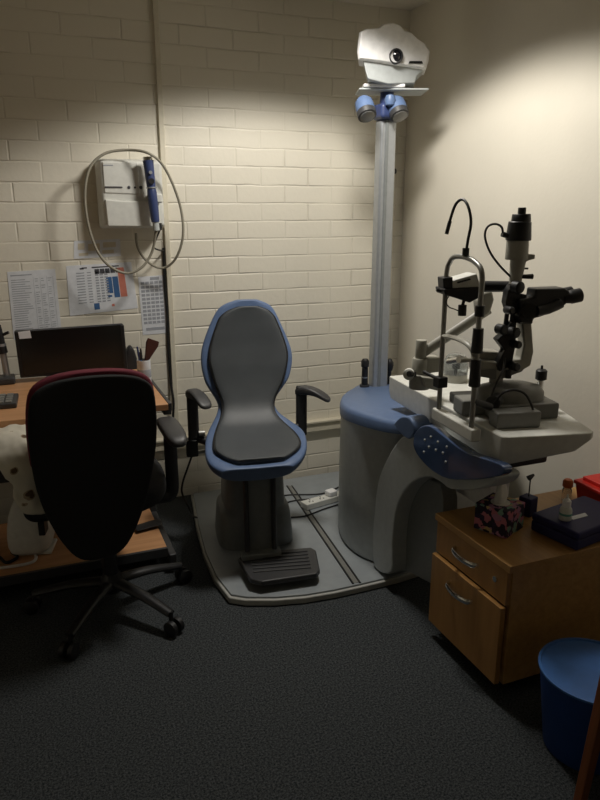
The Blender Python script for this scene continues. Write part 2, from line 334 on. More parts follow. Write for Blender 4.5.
obj('back_panel', bxx(nb(), (-.82, 3.0, .3), (.44, 3.012, .7)), 'darkgrey', t)

m = thing('computer_monitor', (.17, 3.0, .747), 'black flat computer monitor standing on the desk behind office chair', 'monitor')
def q(px, py, y): return ony(px, py, y)
c = [q(14, 332, 2.93), q(124, 324.5, 2.93), q(133, 395, 2.93), q(24, 404, 2.93)]
c[2] = V((c[1].x+.004, 2.93, .768)); c[3] = V((c[0].x+.004, 2.93, .768))
obj('casing', sweep(nb(), c, (0, .045, 0)), 'black', m, bev=.006)
ctr = sum(c, V())/4
obj('screen', sweep(nb(), [ctr+(k-ctr)*.93+V((0, -.001, .006)) for k in c], (0, .003, 0)), 'screen', m)
obj('rear_housing', bxx(nb(), (ctr.x-.14, 2.975, .83), (ctr.x+.17, 3.03, .92)), 'black', m, bev=.012)
obj('stand_neck', bxx(nb(), (ctr.x-.03, 2.975, .757), (ctr.x+.03, 3.0, .85)), 'black', m, bev=.004)
obj('stand_base', lathe(nb(), (ctr.x, 2.96, .747), [(.12, 0), (.12, .006), (.06, .014)]), 'black', m)
one('sticky_note', sweep(nb(), [q(18, 332, 2.928), q(30, 330.5, 2.928), q(31.5, 338, 2.928), q(19.5, 339, 2.928)], (0, .001, 0)), 'paper', 'small white paper note stuck on top left corner of the monitor', 'note')
# dark cloth lump on the right behind the monitor
b = nb(); ribbon(b, [(q(130, y, 3.05), (1, 0, 0), (0, 1, 0), w, .05) for y, w in ((345, .004), (350, .02), (362, .034), (374, .045), (386, .05))])
one('pouch', b, 'phoneblk', 'black soft pouch leaning at the right end behind the monitor', 'pouch', sub=1)
# pen pot
pc = V((.422, 2.735, .747))
p = thing('pen_pot', pc, 'white cylindrical pen pot on right rear corner of the desk', 'pen pot')
obj('cup', lathe(nb(), pc, [(.025, 0), (.027, .004), (.027, .1), (.0245, .1), (.0235, .006), (.001, .005)]), 'paper', p)
obj('printed_band', lathe(nb(), pc, [(.0273, .03), (.0276, .032), (.0276, .06), (.0273, .062)]), 'ink', p)
for k, (dx, dy, hh, mm, lab) in enumerate(((-.012, 0, .155, 'handblue', 'dark blue pen, leftmost in the white pen pot'), (-.004, .008, .145, 'black', 'black pen standing in middle of the white pen pot'), (-.008, -.010, .135, 'inkblue', 'blue pen leaning at the front of the white pen pot'))):
    pp = thing('pen', pc+V((dx*.5, dy*.5, .008)), lab, 'pen', 'pens in the pot'); a = pc+V((dx*.5, dy*.5, .008)); e = pc+V((dx*1.8, dy*1.5, hh))
    obj('barrel', cone(nb(), a, a+(e-a)*.75, .004), mm, pp); obj('cap', cone(nb(), a+(e-a)*.75, e, .0048, .0035), 'black' if k else 'handblue', pp)
g = thing('brush', pc+V((.006, 0, .008)), 'brown wide-headed brush sticking up out of the white pen pot', 'brush')
a = pc+V((.006, 0, .008)); obj('handle', cone(nb(), a, a+V((.004, 0, .09)), .004), 'black', g)
b = nb(); ribbon(b, [(a+V((.004+.035*s, 0, .085+.085*s)), V((.92, 0, -.4)), (0, 1, 0), w, .012) for s, w in ((0, .008), (.3, .014), (.8, .026), (1, .024))]); obj('head', b, 'brown', g)
# keyboard like tablet, instrument stand
k = thing('keyboard', (-.2, 2.62, .747), 'dark keyboard at the left edge of the desk', 'keyboard')
obj('case', box(nb(), (-.24, 2.63, .757), (.36, .15, .018), -.05), 'darkgrey', k, bev=.004)
for i in range(12):
    for j in range(4): obj('key', box(nb(), V((-.24, 2.63, .768))+Matrix.Rotation(-.05, 3, 'Z') @ V((-.155+i*.028, -.05+j*.033, 0)), (.022, .026, .006), -.05), 'instrdk', k, bev=.001, seg=1)
k = thing('charging_stand', (-.06, 3.0, .747), 'black handheld instrument standing in its grey charger at left edge of desk', 'charger')
xs = ony(5, 380, 2.97).x
obj('base', bxx(nb(), (xs-.05, 2.92, .747), (xs+.04, 3.01, .775)), 'darkgrey', k, bev=.008)
obj('stem', cone(nb(), (xs+.01, 2.97, .77), (xs+.005, 2.97, .87), .013), 'alu', k)
obj('grip', cone(nb(), (xs+.004, 2.97, .87), (xs, 2.97, .90), .020), 'black', k); obj('collar', cone(nb(), (xs, 2.97, .90), (xs, 2.97, .91), .021), 'alu', k)
obj('head', cone(nb(), (xs, 2.97, .91), (xs-.005, 2.97, .985), .018, .014), 'black', k); obj('trigger', cone(nb(), (xs, 2.97, .94), (xs+.035, 2.96, .955), .006), 'black', k)
# on lower shelf
k = thing('plastic_case', (-.09, 2.75, .10), 'white rounded plastic case with a black slot on the desk lower shelf', 'case')
b = nb(); ribbon(b, [(V((-.07, 2.74, z)), (.97, -.25, 0), (.25, .97, 0), w, t_) for z, w, t_ in ((.10, .07, .16), (.13, .085, .19), (.22, .082, .18), (.30, .062, .14), (.345, .03, .07), (.352, .008, .02))])
obj('body', b, 'cream', k, sub=1); obj('slot', box(nb(), (-.022, 2.66, .235), (.025, .06, .075), -.25), 'black', k, bev=.004)
obj('foot_rim', box(nb(), (-.05, 2.73, .106), (.13, .12, .012), -.25), 'cream', k, bev=.005)
one('cable', tube(nb(), [onz(0, 568, .105), onz(15, 566, .106), onz(30, 563, .106), onz(36, 558, .106), onz(33, 548, .106), onz(31, 540, .106)], .006), 'wcable', 'white cable looping over front of the desk lower shelf', 'cable')
one('cable', tube(nb(), [(-.25, 2.66, .106), (-.2, 2.70, .106), (-.17, 2.64, .106), (-.13, 2.67, .106), (-.15, 2.72, .106)], .006), 'cable', 'tangled dark cable beside white case on lower desk shelf', 'cable')
b = nb(); rings(b, [[onz(x, y, zz) for x, y in ((133, 526), (156, 519), (163, 521), (160, 525), (137, 531))] for zz in (.1005, .118)])
one('adaptor', b, 'black', 'small black adaptor on right end of lower desk shelf', 'adaptor', bev=.003)

# ---------------------------------------------------------------- office chair
hub = V((.195, 2.33, 0))
t = thing('office_chair', hub, 'black swivel office chair with maroon edged back facing the desk', 'office chair')
for k, a in enumerate((-54, -126, 162, 90, 18)):
    a = math.radians(a); d = V((math.cos(a), math.sin(a), 0)); e = hub+d*.285
    l = obj('leg', tube(nb(), [hub+d*.02+V((0, 0, .115)), hub+d*.15+V((0, 0, .105)), e+V((0, 0, .075))], lambda s: .024-.008*s, 12, sq=(1.1, .75)), 'black', t)
    obj('castor_stem', cone(nb(), e+V((0, 0, .04)), e+V((0, 0, .085)), .008), 'black', l)
    n = V((-d.y, d.x, 0)); cc = e+V((0, 0, .0275))+d*.012
    for s in (-1, 1): obj('castor', lathe(nb(), cc+n*s*.006, [(.02, 0), (.0275, .002), (.0275, .018), (.018, .022)], n*s), 'black', l)
obj('hub', lathe(nb(), hub, [(.035, .08), (.04, .09), (.04, .13), (.028, .15)]), 'black', t)
obj('gas_lift', cone(nb(), hub+V((0, 0, .14)), hub+V((0, 0, .40)), .025), 'black', t)
obj('mechanism', box(nb(), hub+V((0, 0, .405)), (.16, .2, .05)), 'black', t, bev=.01)
b = nb(); ribbon(b, [(V((.195, 2.17+y, .475+.012*math.sin(y*7))), (1, 0, 0), (0, 0, 1), w, .09) for y, w in ((0, .10), (.02, .17), (.08, .21), (.2, .225), (.32, .225), (.4, .20), (.44, .15), (.455, .08))]); obj('seat', b, 'fabric', t, sub=1)
# backrest outline read off at its plane, curved round the sitter
rows = [(376, 78, 104), (377, 55, 128), (380, 42, 140), (385, 33, 148), (392, 27.5, 153), (410, 26, 155), (430, 26.5, 156), (455, 29.5, 155), (480, 35, 151), (500, 42, 147), (520, 52, 141), (535, 61, 135), (548, 71, 128), (555, 79, 120), (558, 88, 110)]
def backrest(grow, t_, yoff, up=0):
    st = []
    for py, a, c_ in rows:
        lean = (py-369)/190*.03
        A, B = ony(a, py, 2.13+lean), ony(c_, py, 2.13+lean); cc = (A+B)/2
        zc = .62; s = 1+grow
        st.append((V((cc.x, cc.y+yoff, zc+(cc.z-zc)*(1+grow*.5)+up)), (1, 0, 0), (0, 1, 0), (B.x-A.x)/2*s, t_))
    b = nb(); ribbon(b, st, 32, dish=-.035, sq=.7); return b
obj('back_shell', backrest(0, .03, 0), 'fabric', t, sub=1)
obj('back_cushion', backrest(.025, .045, .04, .007), 'maroon', t, sub=1)
obj('back_stem', tube(nb(), [(.195, 2.30, .40), (.195, 2.22, .385), (.19, 2.165, .42), (.19, 2.155, .6)], .022, sq=(1.6, .7)), 'black', t)
for s, (px, py) in ((1, (171, 0)), (-1, (20, 0))):
    xx = .432 if s > 0 else -.055
    yb = 2.31
    ar = obj('armrest', tube(nb(), [(.195+s*.1, yb, .425), (.195+s*.2, yb, .425), (xx-.01*s, yb, .43), (xx, yb, .46), (xx, yb, .55), (xx, yb, .66)], .017, sq=(.8, 1.4)), 'black', t)
    b = nb(); ribbon(b, [(V((xx, yy, zz)), (1, 0, 0), (0, 0, 1), w, th) for yy, zz, w, th in ((2.14, .672, .008, .01), (2.15, .676, .028, .03), (2.19, .686, .037, .04), (2.28, .69, .037, .04), (2.36, .69, .036, .04), (2.40, .685, .03, .034), (2.415, .68, .01, .012))])
    if s < 0: bmesh.ops.translate(b, verts=b.verts, vec=(-.01, .05, -.03))
    obj('arm_pad', b, 'darkgrey', ar, sub=1)
# flowered cloth over left armrest
st = []
for x, y, z, n_, w, th in ((-.13, 2.40, .700, (0, .3, 1), .09, .02), (-.125, 2.36, .725, (0, .2, 1), .10, .03), (-.12, 2.28, .738, (0, 0, 1), .105, .03), (-.11, 2.21, .730, (0, -.3, 1), .095, .03), (-.10, 2.175, .70, (0, -1, .6), .085, .028),
    (-.075, 2.165, .665, (0, -1, .2), .055, .028), (-.052, 2.16, .62, (0, -1, 0), .045, .028), (-.043, 2.16, .57, (0, -1, 0), .05, .03), (-.035, 2.16, .52, (0, -1, 0), .05, .03), (-.03, 2.16, .495, (0, -1, 0), .042, .022)):
    st.append((V((x, y, z)), (1, 0, 0), V(n_).normalized(), w, th))
b = nb(); ribbon(b, st, 40)
cl = one('flowered_cloth', b, 'cloth', 'white cloth with brown flowers draped over left armrest of office chair', 'cloth', sub=2)
tx = bpy.data.textures.new('folds', 'CLOUDS'); tx.noise_scale = .07
md = cl.modifiers.new('folds', 'DISPLACE'); md.texture = tx; md.strength = .03; md.mid_level = .5

# ---------------------------------------------------------------- platform
pl = [onz(*p, .035) for p in [(193, 505), (196, 525), (203, 552), (214, 577), (229, 596), (245, 598.5), (275, 598.5), (305, 596), (335, 591), (362, 585), (400, 576), (430, 566)]]
poly = [(v.x, v.y) for v in pl]+[(1.62, 2.16), (1.80, 2.4), (1.86, 2.8), (1.86, 3.2), (.69, 3.2)]
t = thing('platform', (1.1, 2.6, 0), 'grey metal floor platform with a seam under the examination chair', 'platform')
obj('edge', prism(nb(), poly, .002, .028), 'platedge', t, bev=.006)
cx, cy = 1.2, 2.65
inn = [(cx+(x-cx)*.982, cy+(y-cy)*.982) for x, y in poly]
obj('deck', prism(nb(), inn, .02, .036), 'plat', t, bev=.003)
s0, s1 = onz(287, 486, .036), onz(355, 586, .036); s2, s3 = onz(292, 486, .036), onz(362, 585, .036)
for i, (a, c_) in enumerate(((s0, s1), (s2, s3))): obj('seam', tube(nb(), [V((a.x, a.y, .036)), V((c_.x, c_.y+.015, .036))], .0045, sm=0), 'black', t)
obj('channel_strip', rings(nb(), [[V((s0.x+.004, s0.y, zz)), V((s1.x+.004, s1.y+.02, zz)), V((s3.x-.004, s3.y+.02, zz)), V((s2.x-.004, s2.y, zz))] for zz in (.0355, .0375)]), 'instrdk', t)

# ---------------------------------------------------------------- examination chair
O = V((.835, 2.70, 0)); ang = math.radians(-9)
fw = V((math.sin(ang), -math.cos(ang), 0)); rt = V((math.cos(ang), math.sin(ang), 0)); UP = V((0, 0, 1))
def E(f, r, z): return O+fw*f+rt*r+UP*z
t = thing('examination_chair', V((.87, 2.6, .036)), 'blue and grey waisted examination chair with footrest on the platform', 'examination chair')
prof = [(-.150, 1.055, .05), (-.149, 1.045, .10), (-.145, 1.02, .137), (-.138, .985, .162), (-.125, .93, .182), (-.112, .875, .190), (-.095, .82, .183), (-.078, .765, .162), (-.06, .715, .133), (-.038, .665, .116), (-.008, .61, .113), (.03, .565, .122), (.085, .525, .150), (.15, .503, .178), (.22, .492, .193), (.29, .486, .196), (.34, .482, .190), (.375, .477, .172), (.398, .472, .138), (.408, .469, .085)]
OUTER = [(298, 243, 252), (300, 236, 257), (302, 229, 262), (305, 222, 268), (310, 217, 273), (320, 211.5, 278), (341, 203.5, 287), (359, 201, 291.6), (380, 205, 288.6), (392, 212, 281), (404, 218.5, 273.8), (416, 216, 278), (428, 210.5, 291), (440, 207, 303), (450, 206, 307), (460, 207, 307), (467, 211, 303), (472, 218, 297), (476, 229, 288), (479, 243, 276)]
INNER = [(305, 243, 253), (307, 238, 258), (309, 231.5, 263.5), (312, 226, 268.5), (316, 221.5, 272), (320, 219, 274.5), (341, 212, 282.6), (359, 210, 286.5), (380, 215, 282.6), (392, 219.5, 277.5), (404, 223.5, 273), (416, 222, 274.5), (428, 218, 284), (440, 215.5, 295), (450, 216, 300), (455, 221, 297), (459, 229, 291), (462, 240, 283), (464, 252, 272)]
def dense(tab, k=4): return [tuple(v) for v in smooth([V(q) for q in tab], k)]
OUTER, INNER = dense(OUTER), dense(INNER)
def fit(p, tab):      # centre shift and half width that give the outline its measured width
    x, y = proj(p); y = min(max(y, tab[0][0]), tab[-1][0]-.001)
    for a, b_ in zip(tab, tab[1:]):
        if a[0] <= y <= b_[0]:
            k = (y-a[0])/(b_[0]-a[0]); l = a[1]+(b_[1]-a[1])*k; r_ = a[2]+(b_[2]-a[2])*k; break
    s_ = proj(p+rt*.1)[0]-proj(p)[0]
    return ((l+r_)/2-x)/s_*.1, (r_-l)/2/s_*.1
def shell(k0, k1, dw, th, lift, dish, tab):
    st = []; pr = dense(prof[k0:k1], 3)
    for i, (f, z, w) in enumerate(pr):
        a = pr[max(i-1, 0)]; c_ = pr[min(i+1, len(pr)-1)]; tg = V((c_[0]-a[0], c_[1]-a[1])).normalized(); nrm = (fw*(-tg.y)+UP*(tg.x))
        cs, w = fit(E(f, 0, z)+nrm*lift, tab); st.append((E(f, 0, z)+rt*cs+nrm*lift, rt, nrm, w+dw, th if 0 < i < len(pr)-1 else th*.7))
    b = nb(); ribbon(b, st, 40, dish=dish, sq=.62); return b
obj('seat_shell', shell(0, 20, 0, .062, -.01, .022, OUTER), 'blue', t, sub=1)
prof_full = prof
# the pad is drawn from its own narrower outline
prof = [(-.148, 1.028, .045), (-.147, 1.018, .045), (-.146, 1.008, .085), (-.143, .99, .112), (-.136, .955, .135), (-.125, .91, .150), (-.112, .86, .156), (-.095, .81, .150), (-.078, .765, .134), (-.06, .715, .108), (-.038, .665, .092), (-.008, .61, .088), (.03, .565, .096), (.085, .525, .122), (.15, .503, .146), (.22, .492, .158), (.29, .486, .160), (.325, .483, .150), (.35, .480, .125), (.368, .478, .08), (.380, .477, .08), (.388, .476, .08)]
obj('seam_piping', shell(0, 22, .007, .02, .026, .022, INNER), 'black', t, sub=1)
obj('seat_pad', shell(0, 22, 0, .03, .030, .022, INNER), 'pad', t, sub=1)
# pedestal
def ringz(f0, f1, w, z, n=28):
    c = (f0+f1)/2; h = (f1-f0)/2; out = []
    for i in range(n):
        a = 2*PI*i/n; ca = math.copysign(abs(math.cos(a))**.5, math.cos(a)); sa = math.copysign(abs(math.sin(a))**.5, math.sin(a)); out.append(E(c+h*sa, w*ca+.02, z))
    return out
obj('pedestal', rings(nb(), [ringz(-.12, .20, .165, .036), ringz(-.12, .20, .165, .06), ringz(-.12, .18, .155, .17), ringz(-.11, .17, .15, .185), ringz(-.10, .16, .135, .20), ringz(-.10, .15, .125, .40), ringz(-.08, .15, .11, .43)]), 'grey', t, sharp=25)
obj('lift_column', rings(nb(), [ringz(-.02, .22, .10, .38), ringz(-.02, .28, .11, .455)]), 'black', t)
fr = thing  # (footrest as part tree)
for s in (-1, 1):
    a = E(.345, s*.055, .455); c_ = E(.36, s*.055, .12)
    obj('footrest_post', tube(nb(), [a, (a+c_)/2, c_], .011, sm=0, sq=(1, 1.4)), 'darkgrey', t)
obj('footrest_panel', box(nb(), E(.335, 0, .26), (.095, .008, .33), ang), 'grey', t)
obj('footrest_bracket', box(nb(), E(.355, 0, .095), (.16, .05, .03), ang), 'grey', t, bev=.005)
fpz = .088
ft = [onz(238, 556, fpz+.01), onz(244, 553, fpz), onz(311, 547, fpz), onz(316, 550, fpz), onz(320, 567, fpz+.01), onz(317, 571, fpz+.01), onz(262, 579, fpz+.01), onz(250, 576, fpz+.01)]
ft = [V((v.x, v.y, fpz)) for v in ft]
f = obj('footplate', rings(nb(), [[v+V((0, 0, -.022)) for v in ft], [v for v in ft]]), 'darkgrey', t, bev=.006)
for i in range(6):
    s = .12+i*.14; a = ft[1].lerp(ft[7], s*.9+.05); c_ = ft[2].lerp(ft[5], s*.9+.05)
    a2 = a.lerp(c_, .07); c2 = a.lerp(c_, .93); obj('grip_rib', tube(nb(), [a2+V((0, 0, .001)), c2+V((0, 0, .001))], .004, 8, sm=0), 'rubber', f)
# arms
for s, lab in ((-1, None), (1, None)):
    xo = s*.225+ (.02 if s > 0 else 0)
    pp = E(.02, xo, 0); q0 = onz(193 if s < 0 else 301, 395 if s < 0 else 391, .70)
    ar = obj('armrest', box(nb(), pp+V((0, 0, .585)), (.046, .036, .225), ang), 'rubber', t, bev=.010)
    dd = V((.25, -.97, 0)) if s < 0 else V((.72, -.69, 0)); pp = pp+V((0, 0, -.02 if s > 0 else -.005)); du = V((-dd.y, dd.x, 0))
    b = nb(); ribbon(b, [(pp+dd*ff*.85+V((0, 0, zz)), du, UP, w, th*1.1) for ff, zz, w, th in ((-.032, .690, .010, .012), (-.024, .692, .024, .034), (.01, .702, .028, .038), (.06, .700, .029, .030), (.10, .690, .030, .024), (.135, .674, .029, .020), (.15, .667, .022, .016), (.156, .664, .008, .008))])
    obj('arm_pad', b, 'darkgrey', ar, sub=1)
    obj('arm_bracket', tube(nb(), [E(.02, xo, .50), E(.04, xo*.8, .485), E(.08, s*.12, .462)], .017, sm=4), 'black', ar)
    obj('release_knob', cone(nb(), E(.04, xo-s*.045, .52), E(.04, xo-s*.02, .52), .014), 'steel' if s < 0 else 'black', ar)
    if s < 0:
        obj('switch_box', box(nb(), E(.02, xo-.01, .455), (.05, .05, .075), ang), 'black', ar, bev=.006)
        obj('connector', cone(nb(), E(.02, xo-.01, .425), E(.02, xo+.055, .435), .008), 'steel', ar)
one('cable', tube(nb(), [E(.02, -.235, .42), E(.03, -.26, .36), E(.02, -.28, .30), E(0, -.285, .24), E(.0, -.26, .17), E(-.06, -.24, .10), E(-.1, -.22, .07)], .0045), 'cable', 'black cable hanging from left armrest of the examination chair', 'cable')

# ---------------------------------------------------------------- console with pole and swing table
t = thing('instrument_console', (1.5, 2.6, .036), 'grey and blue instrument console with tall pole and swing table', 'console')
body = [(1.345, 2.135), (1.25, 2.17), (1.19, 2.26), (1.175, 2.38), (1.20, 2.50), (1.255, 2.63), (1.325, 2.75), (1.42, 2.86), (1.52, 2.95), (1.74, 2.95), (1.80, 2.8), (1.80, 2.3), (1.70, 2.15), (1.5, 2.10)]
def scl(p, k, c=(1.5, 2.5)): return [(c[0]+(x-c[0])*k, c[1]+(y-c[1])*k) for x, y in p]
def rnd(poly, z, k=4): 
    ps = [V((x, y, z)) for x, y in poly]; n = len(ps); out = []
    for i in range(n):
        p0, p1, p2, p3 = ps[i-1], ps[i], ps[(i+1) % n], ps[(i+2) % n]
        for j in range(k):
            s = j/k; out.append(.5*((2*p1)+(p2-p0)*s+(2*p0-5*p1+4*p2-p3)*s*s+(3*p1-p0-3*p2+p3)*s**3))
    return out
def slope(r, zb, k): return [V((v.x, v.y, zb+(2.5-v.y)*k)) for v in r]
g = [rnd(scl(body, .97), .036), rnd(body, .05), rnd(scl(body, 1.0), .30)]
g.append(slope(rnd(scl(body, .985), 0), .585, .13))
obj('body', rings(nb(), g), 'lightgrey', t, sharp=60)
cp = [(1.34, 2.02), (1.235, 2.04), (1.19, 2.14), (1.178, 2.36), (1.20, 2.50), (1.255, 2.63), (1.325, 2.75), (1.42, 2.86), (1.52, 2.95), (1.74, 2.95), (1.80, 2.8), (1.80, 2.3), (1.70, 2.12), (1.5, 2.07)]
g = [slope(rnd(scl(cp, 1.0), 0), .583, .13), slope(rnd(scl(cp, 1.005), 0), .616, .13), slope(rnd(scl(cp, .985), 0), .633, .12), slope(rnd(scl(cp, .95), 0), .640, .11)]
obj('top_cover', rings(nb(), g), 'blue', t, sharp=60)
# nose of the blue cover running down by the table
X = 1.2
n0 = [onx(*p, 1.192) for p in [(393, 424), (400, 417), (408, 417), (413, 424), (414, 433), (409, 439), (404, 437), (398, 431)]]
obj('cover_nose', sweep(nb(), smooth(n0+[n0[0]], 3)[:-1], (.07, 0, 0)), 'blue', t, bev=.018, seg=4)
# front arch (leg cut-out) carrying the arm under the table
arch = [(410, 437), (402, 437), (393, 448), (384, 465), (378, 482), (375, 505), (372.5, 535), (373, 560), (378, 571), (391, 572), (392, 545), (395, 515), (402, 495), (413, 482), (428, 477), (440, 482), (450, 489), (472, 490), (490, 485), (494, 474), (465, 462), (445, 448), (430, 436)]
ap = [onx(*p, X) for p in arch]; ap = [V((v.x, v.y, max(v.z, .037))) for v in ap]
# smooth the outline so that the arch reads as one curve
b = nb(); ring0 = smooth(ap+[ap[0]], 3)[:-1]
obj('arch', sweep(b, ring0, (.09, 0, 0)), 'lightgrey', t, bev=.014, seg=3)
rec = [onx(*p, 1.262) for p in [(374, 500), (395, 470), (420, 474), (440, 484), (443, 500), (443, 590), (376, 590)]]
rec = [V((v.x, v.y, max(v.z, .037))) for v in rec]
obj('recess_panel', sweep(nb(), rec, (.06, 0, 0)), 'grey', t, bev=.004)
cpn = [(414, 434), (420, 427), (430, 426), (445, 437), (466, 452), (500, 464), (503, 474), (490, 478), (472, 480), (448, 479), (432, 471), (419, 458), (413, 446)]
cc = [onx(*p, 1.185) for p in cpn]; o = obj('control_panel', sweep(nb(), smooth(cc+[cc[0]], 3)[:-1], (.03, 0, 0)), 'bluedk', t, bev=.01, seg=4)
for (px, py) in ((425, 440), (431, 437), (438, 442), (429, 447), (436, 450), (443, 453), (424, 452), (447, 447), (446, 462)):
    obj('button', lathe(nb(), onx(px, py, 1.1845), [(.0045, 0), (.0045, .002), (.003, .003)], (-1, 0, 0), 10), 'lightgrey', o)
# pale support box seen between console and drawers
ya, yb = onx(490, 495, 1.36).y, onx(440, 495, 1.36).y
obj('lower_cover', bxx(nb(), (1.36, ya, .462), (1.44, yb, .60)), 'white', t, bev=.008)
obj('table_swivel', bxx(nb(), (1.36, 1.66, .62), (1.56, 2.15, .698)), 'black', t, bev=.01)
# pole
pb = V((1.565, 2.855, 0))
obj('pole', bxx(nb(), (pb.x-.040, pb.y-.03, .57), (pb.x+.040, pb.y+.03, 1.815)), 'alu', t, bev=.012)
obj('pole_channel', bxx(nb(), (pb.x-.018, pb.y-.034, .57), (pb.x-.004, pb.y-.02, 1.81)), 'grey', t)
obj('pole_knob', cone(nb(), (pb.x+.04, pb.y, 1.60), (pb.x+.055, pb.y, 1.60), .012), 'black', t)
# twin lamp heads on top of the pole
br = obj('lamp_bracket', bxx(nb(), (pb.x-.055, pb.y-.06, 1.812), (pb.x+.055, pb.y+.04, 1.878)), 'handblue', t, bev=.018)
obj('bracket_knob', lathe(nb(), (pb.x-.025, pb.y-.075, 1.885), [(.001, -.028), (.02, -.02), (.024, 0), (.018, .018), (.001, .024)]), 'blue', br)
obj('bracket_neck', cone(nb(), (pb.x, pb.y, 1.87), (pb.x, pb.y, 1.925), .03), 'handblue', br)
for s, px in ((-1, 366.5), (1, 399)):
    c = ony(px, 113, pb.y-.08); d = V((0.02*s, -.55, -.8)).normalized()
    hd = obj('lamp_head', lathe(nb(), c-d*.075, [(.001, 0), (.026, .004), (.038, .02), (.041, .045), (.039, .085), (.034, .088)], d), 'blue', br)
    obj('rim', lathe(nb(), c-d*.01, [(.039, 0), (.042, .004), (.040, .026), (.030, .030)], d), 'darkgrey', hd)
    obj('lens', lathe(nb(), c+d*.0165, [(.032, 0), (.032, .004), (.012, .007), (.001, .007)], d), 'lamplens', hd)
# tray
tr = [ony(*p, pb.y-.06) for p in [(358, 90), (427, 92)]]
obj('projector_shelf', box(nb(), (pb.x+.02, pb.y-.0, 1.93), (.30, .16, .008), -.35), 'lightgrey', t, bev=.004)
obj('shelf_plate', box(nb(), (pb.x-.025, pb.y-.0, 1.943), (.18, .14, .016), -.35), 'white', t, bev=.006)
# swing table
tp = [(1.305, 2.29), (1.238, 1.51), (1.255, 1.495), (1.505, 1.437), (1.525, 1.45), (1.62, 1.73), (1.70, 2.27)]
def ins(p, dx0, dx1, dy): return [(x+(dx0 if x < 1.4 else -dx1), y+(dy if y < 1.9 else -dy)) for x, y in p]
bz = lambda p, z0, z1: [V((x, y, z0 if x < 1.4 else z1)) for x, y in p]
obj('table_top', rings(nb(), [[V((x, y, .700 if x < 1.37 else .738)) for x, y in ins(tp, .02, .12, .04)], bz(ins(tp, .002, .05, .01), .712, .745), bz(tp, .745, .780), bz(tp, .800, .800)]), 'cream', t, bev=.005)
# small handles standing on the blue cover
for (px, py, hh) in ((365, 384, .13), (391, 384, .11)):
    p0 = onz(px, py, .60)
k = thing('handheld_instrument', onz(364.5, 386, .605), 'black handled diagnostic instrument standing upright left of the pole', 'instrument')
p0 = onz(364.5, 386, .605); obj('socket', cone(nb(), p0-V((0, 0, .025)), p0+V((0, 0, .008)), .024), 'darkgrey', k)
obj('handle', cone(nb(), p0+V((0, 0, .008)), p0+V((0, 0, .09)), .016, .015), 'black', k); obj('head', lathe(nb(), p0+V((0, 0, .09)), [(.012, 0), (.019, .008), (.019, .035), (.012, .045)]), 'black', k); obj('collar', cone(nb(), p0+V((0, 0, .042)), p0+V((0, 0, .048)), .0175), 'steel', k)
k = thing('handheld_instrument', onz(389, 383, .605), 'black round-headed instrument standing between pole and the swing table', 'instrument')
p0 = onz(389, 383, .605); obj('stem', cone(nb(), p0-V((0, 0, .02)), p0+V((0, 0, .06)), .008, .01), 'black', k)
obj('head', lathe(nb(), p0+V((0, 0, .055)), [(.005, 0), (.015, .012), (.020, .035), (.019, .05), (.010, .066), (.001, .07)]), 'black', k)

# ---------------------------------------------------------------- projector
pj = V((1.565, 2.855, 1.951)); PD = V((.47, .88, 0))
t = thing('chart_projector', pj, 'white chart projector with round black lens on top of the pole', 'projector')
Y0 = 2.74
out = [(359, 31), (365, 28), (378, 27), (383, 23), (393, 21.5), (400, 24), (405, 30), (412, 32), (418, 38), (426, 43), (430, 50), (429, 60), (426, 69), (405, 66), (380, 62), (358, 59), (357, 50)]
a = [ony(*p, Y0) for p in out]; ctr = sum(a, V())/len(a)
b = nb(); rings(b, [[ctr+(v-ctr)*.93 for v in a], [v+PD*.02 for v in a], [v+PD*.14 for v in a], [ctr+(v-ctr)*.9+PD*.18 for v in a]]); obj('casing', b, 'white', t, bev=.004, seg=2)
lo = [ony(*p, Y0+.02) for p in [(363, 60), (425, 68), (417, 76), (415, 83), (388, 84), (368, 79), (366, 73)]]
obj('lower_housing', sweep(nb(), lo, PD*.14), 'lightgrey', t, bev=.006)
lc = ony(397, 56, Y0); ln = obj('lens_barrel', lathe(nb(), lc+V((0, .02, 0)), [(.030, 0), (.030, .03), (.026, .034), (.024, .030), (.022, .020), (.001, .018)], (-.30, -1, -.1)), 'darkgrey', t)
obj('lens', lathe(nb(), lc+V((0, .0, 0)), [(.024, 0), (.018, .006), (.001, .009)], (-.30, -1, -.1)), 'glass', ln)
s0 = [ony(*p, Y0-.004) for p in [(410, 61), (422, 61), (423, 63.5), (409, 63.5)]]; obj('sensor_window', sweep(nb(), s0, (0, .02, 0)), 'black', t)
obj('mount_pin', cone(nb(), (pj.x, pj.y, 1.951), (pj.x, pj.y, 1.99), .035), 'black', t)

# ---------------------------------------------------------------- slit lamp on the swing table
ZT = .80
t = thing('slit_lamp', V((1.4, 1.72, ZT)), 'grey and black slit lamp microscope with chin rest frame on swing table', 'slit lamp')
tilt = math.atan2(-.222, .975)
obj('headrest_base', box(nb(), (1.203, 1.69, .79), (.032, .25, .04), math.atan2(.067, .78)*-1), 'cream', t, bev=.006)
L0, R0 = V((1.210, 1.793, 0)), V((1.192, 1.592, 0))
zl = lambda v, px, py: None
topL, topR = onx(448, 264, 1.212), onx(482, 275, 1.19)
top = [V((L0.x, L0.y, .81)), V((L0.x, L0.y, .95)), V((L0.x, L0.y, 1.1)), V((L0.x, L0.y, 1.24)), onx(450, 262, 1.211), onx(454.5, 257, 1.208), onx(464, 257, 1.204), onx(475, 262, 1.198), onx(482, 274, 1.193), V((R0.x, R0.y, 1.16)), V((R0.x, R0.y, 1.0)), V((R0.x, R0.y, .81))]
fr_ = obj('headrest_frame', tube(nb(), top, .0078, 12), 'post', t)
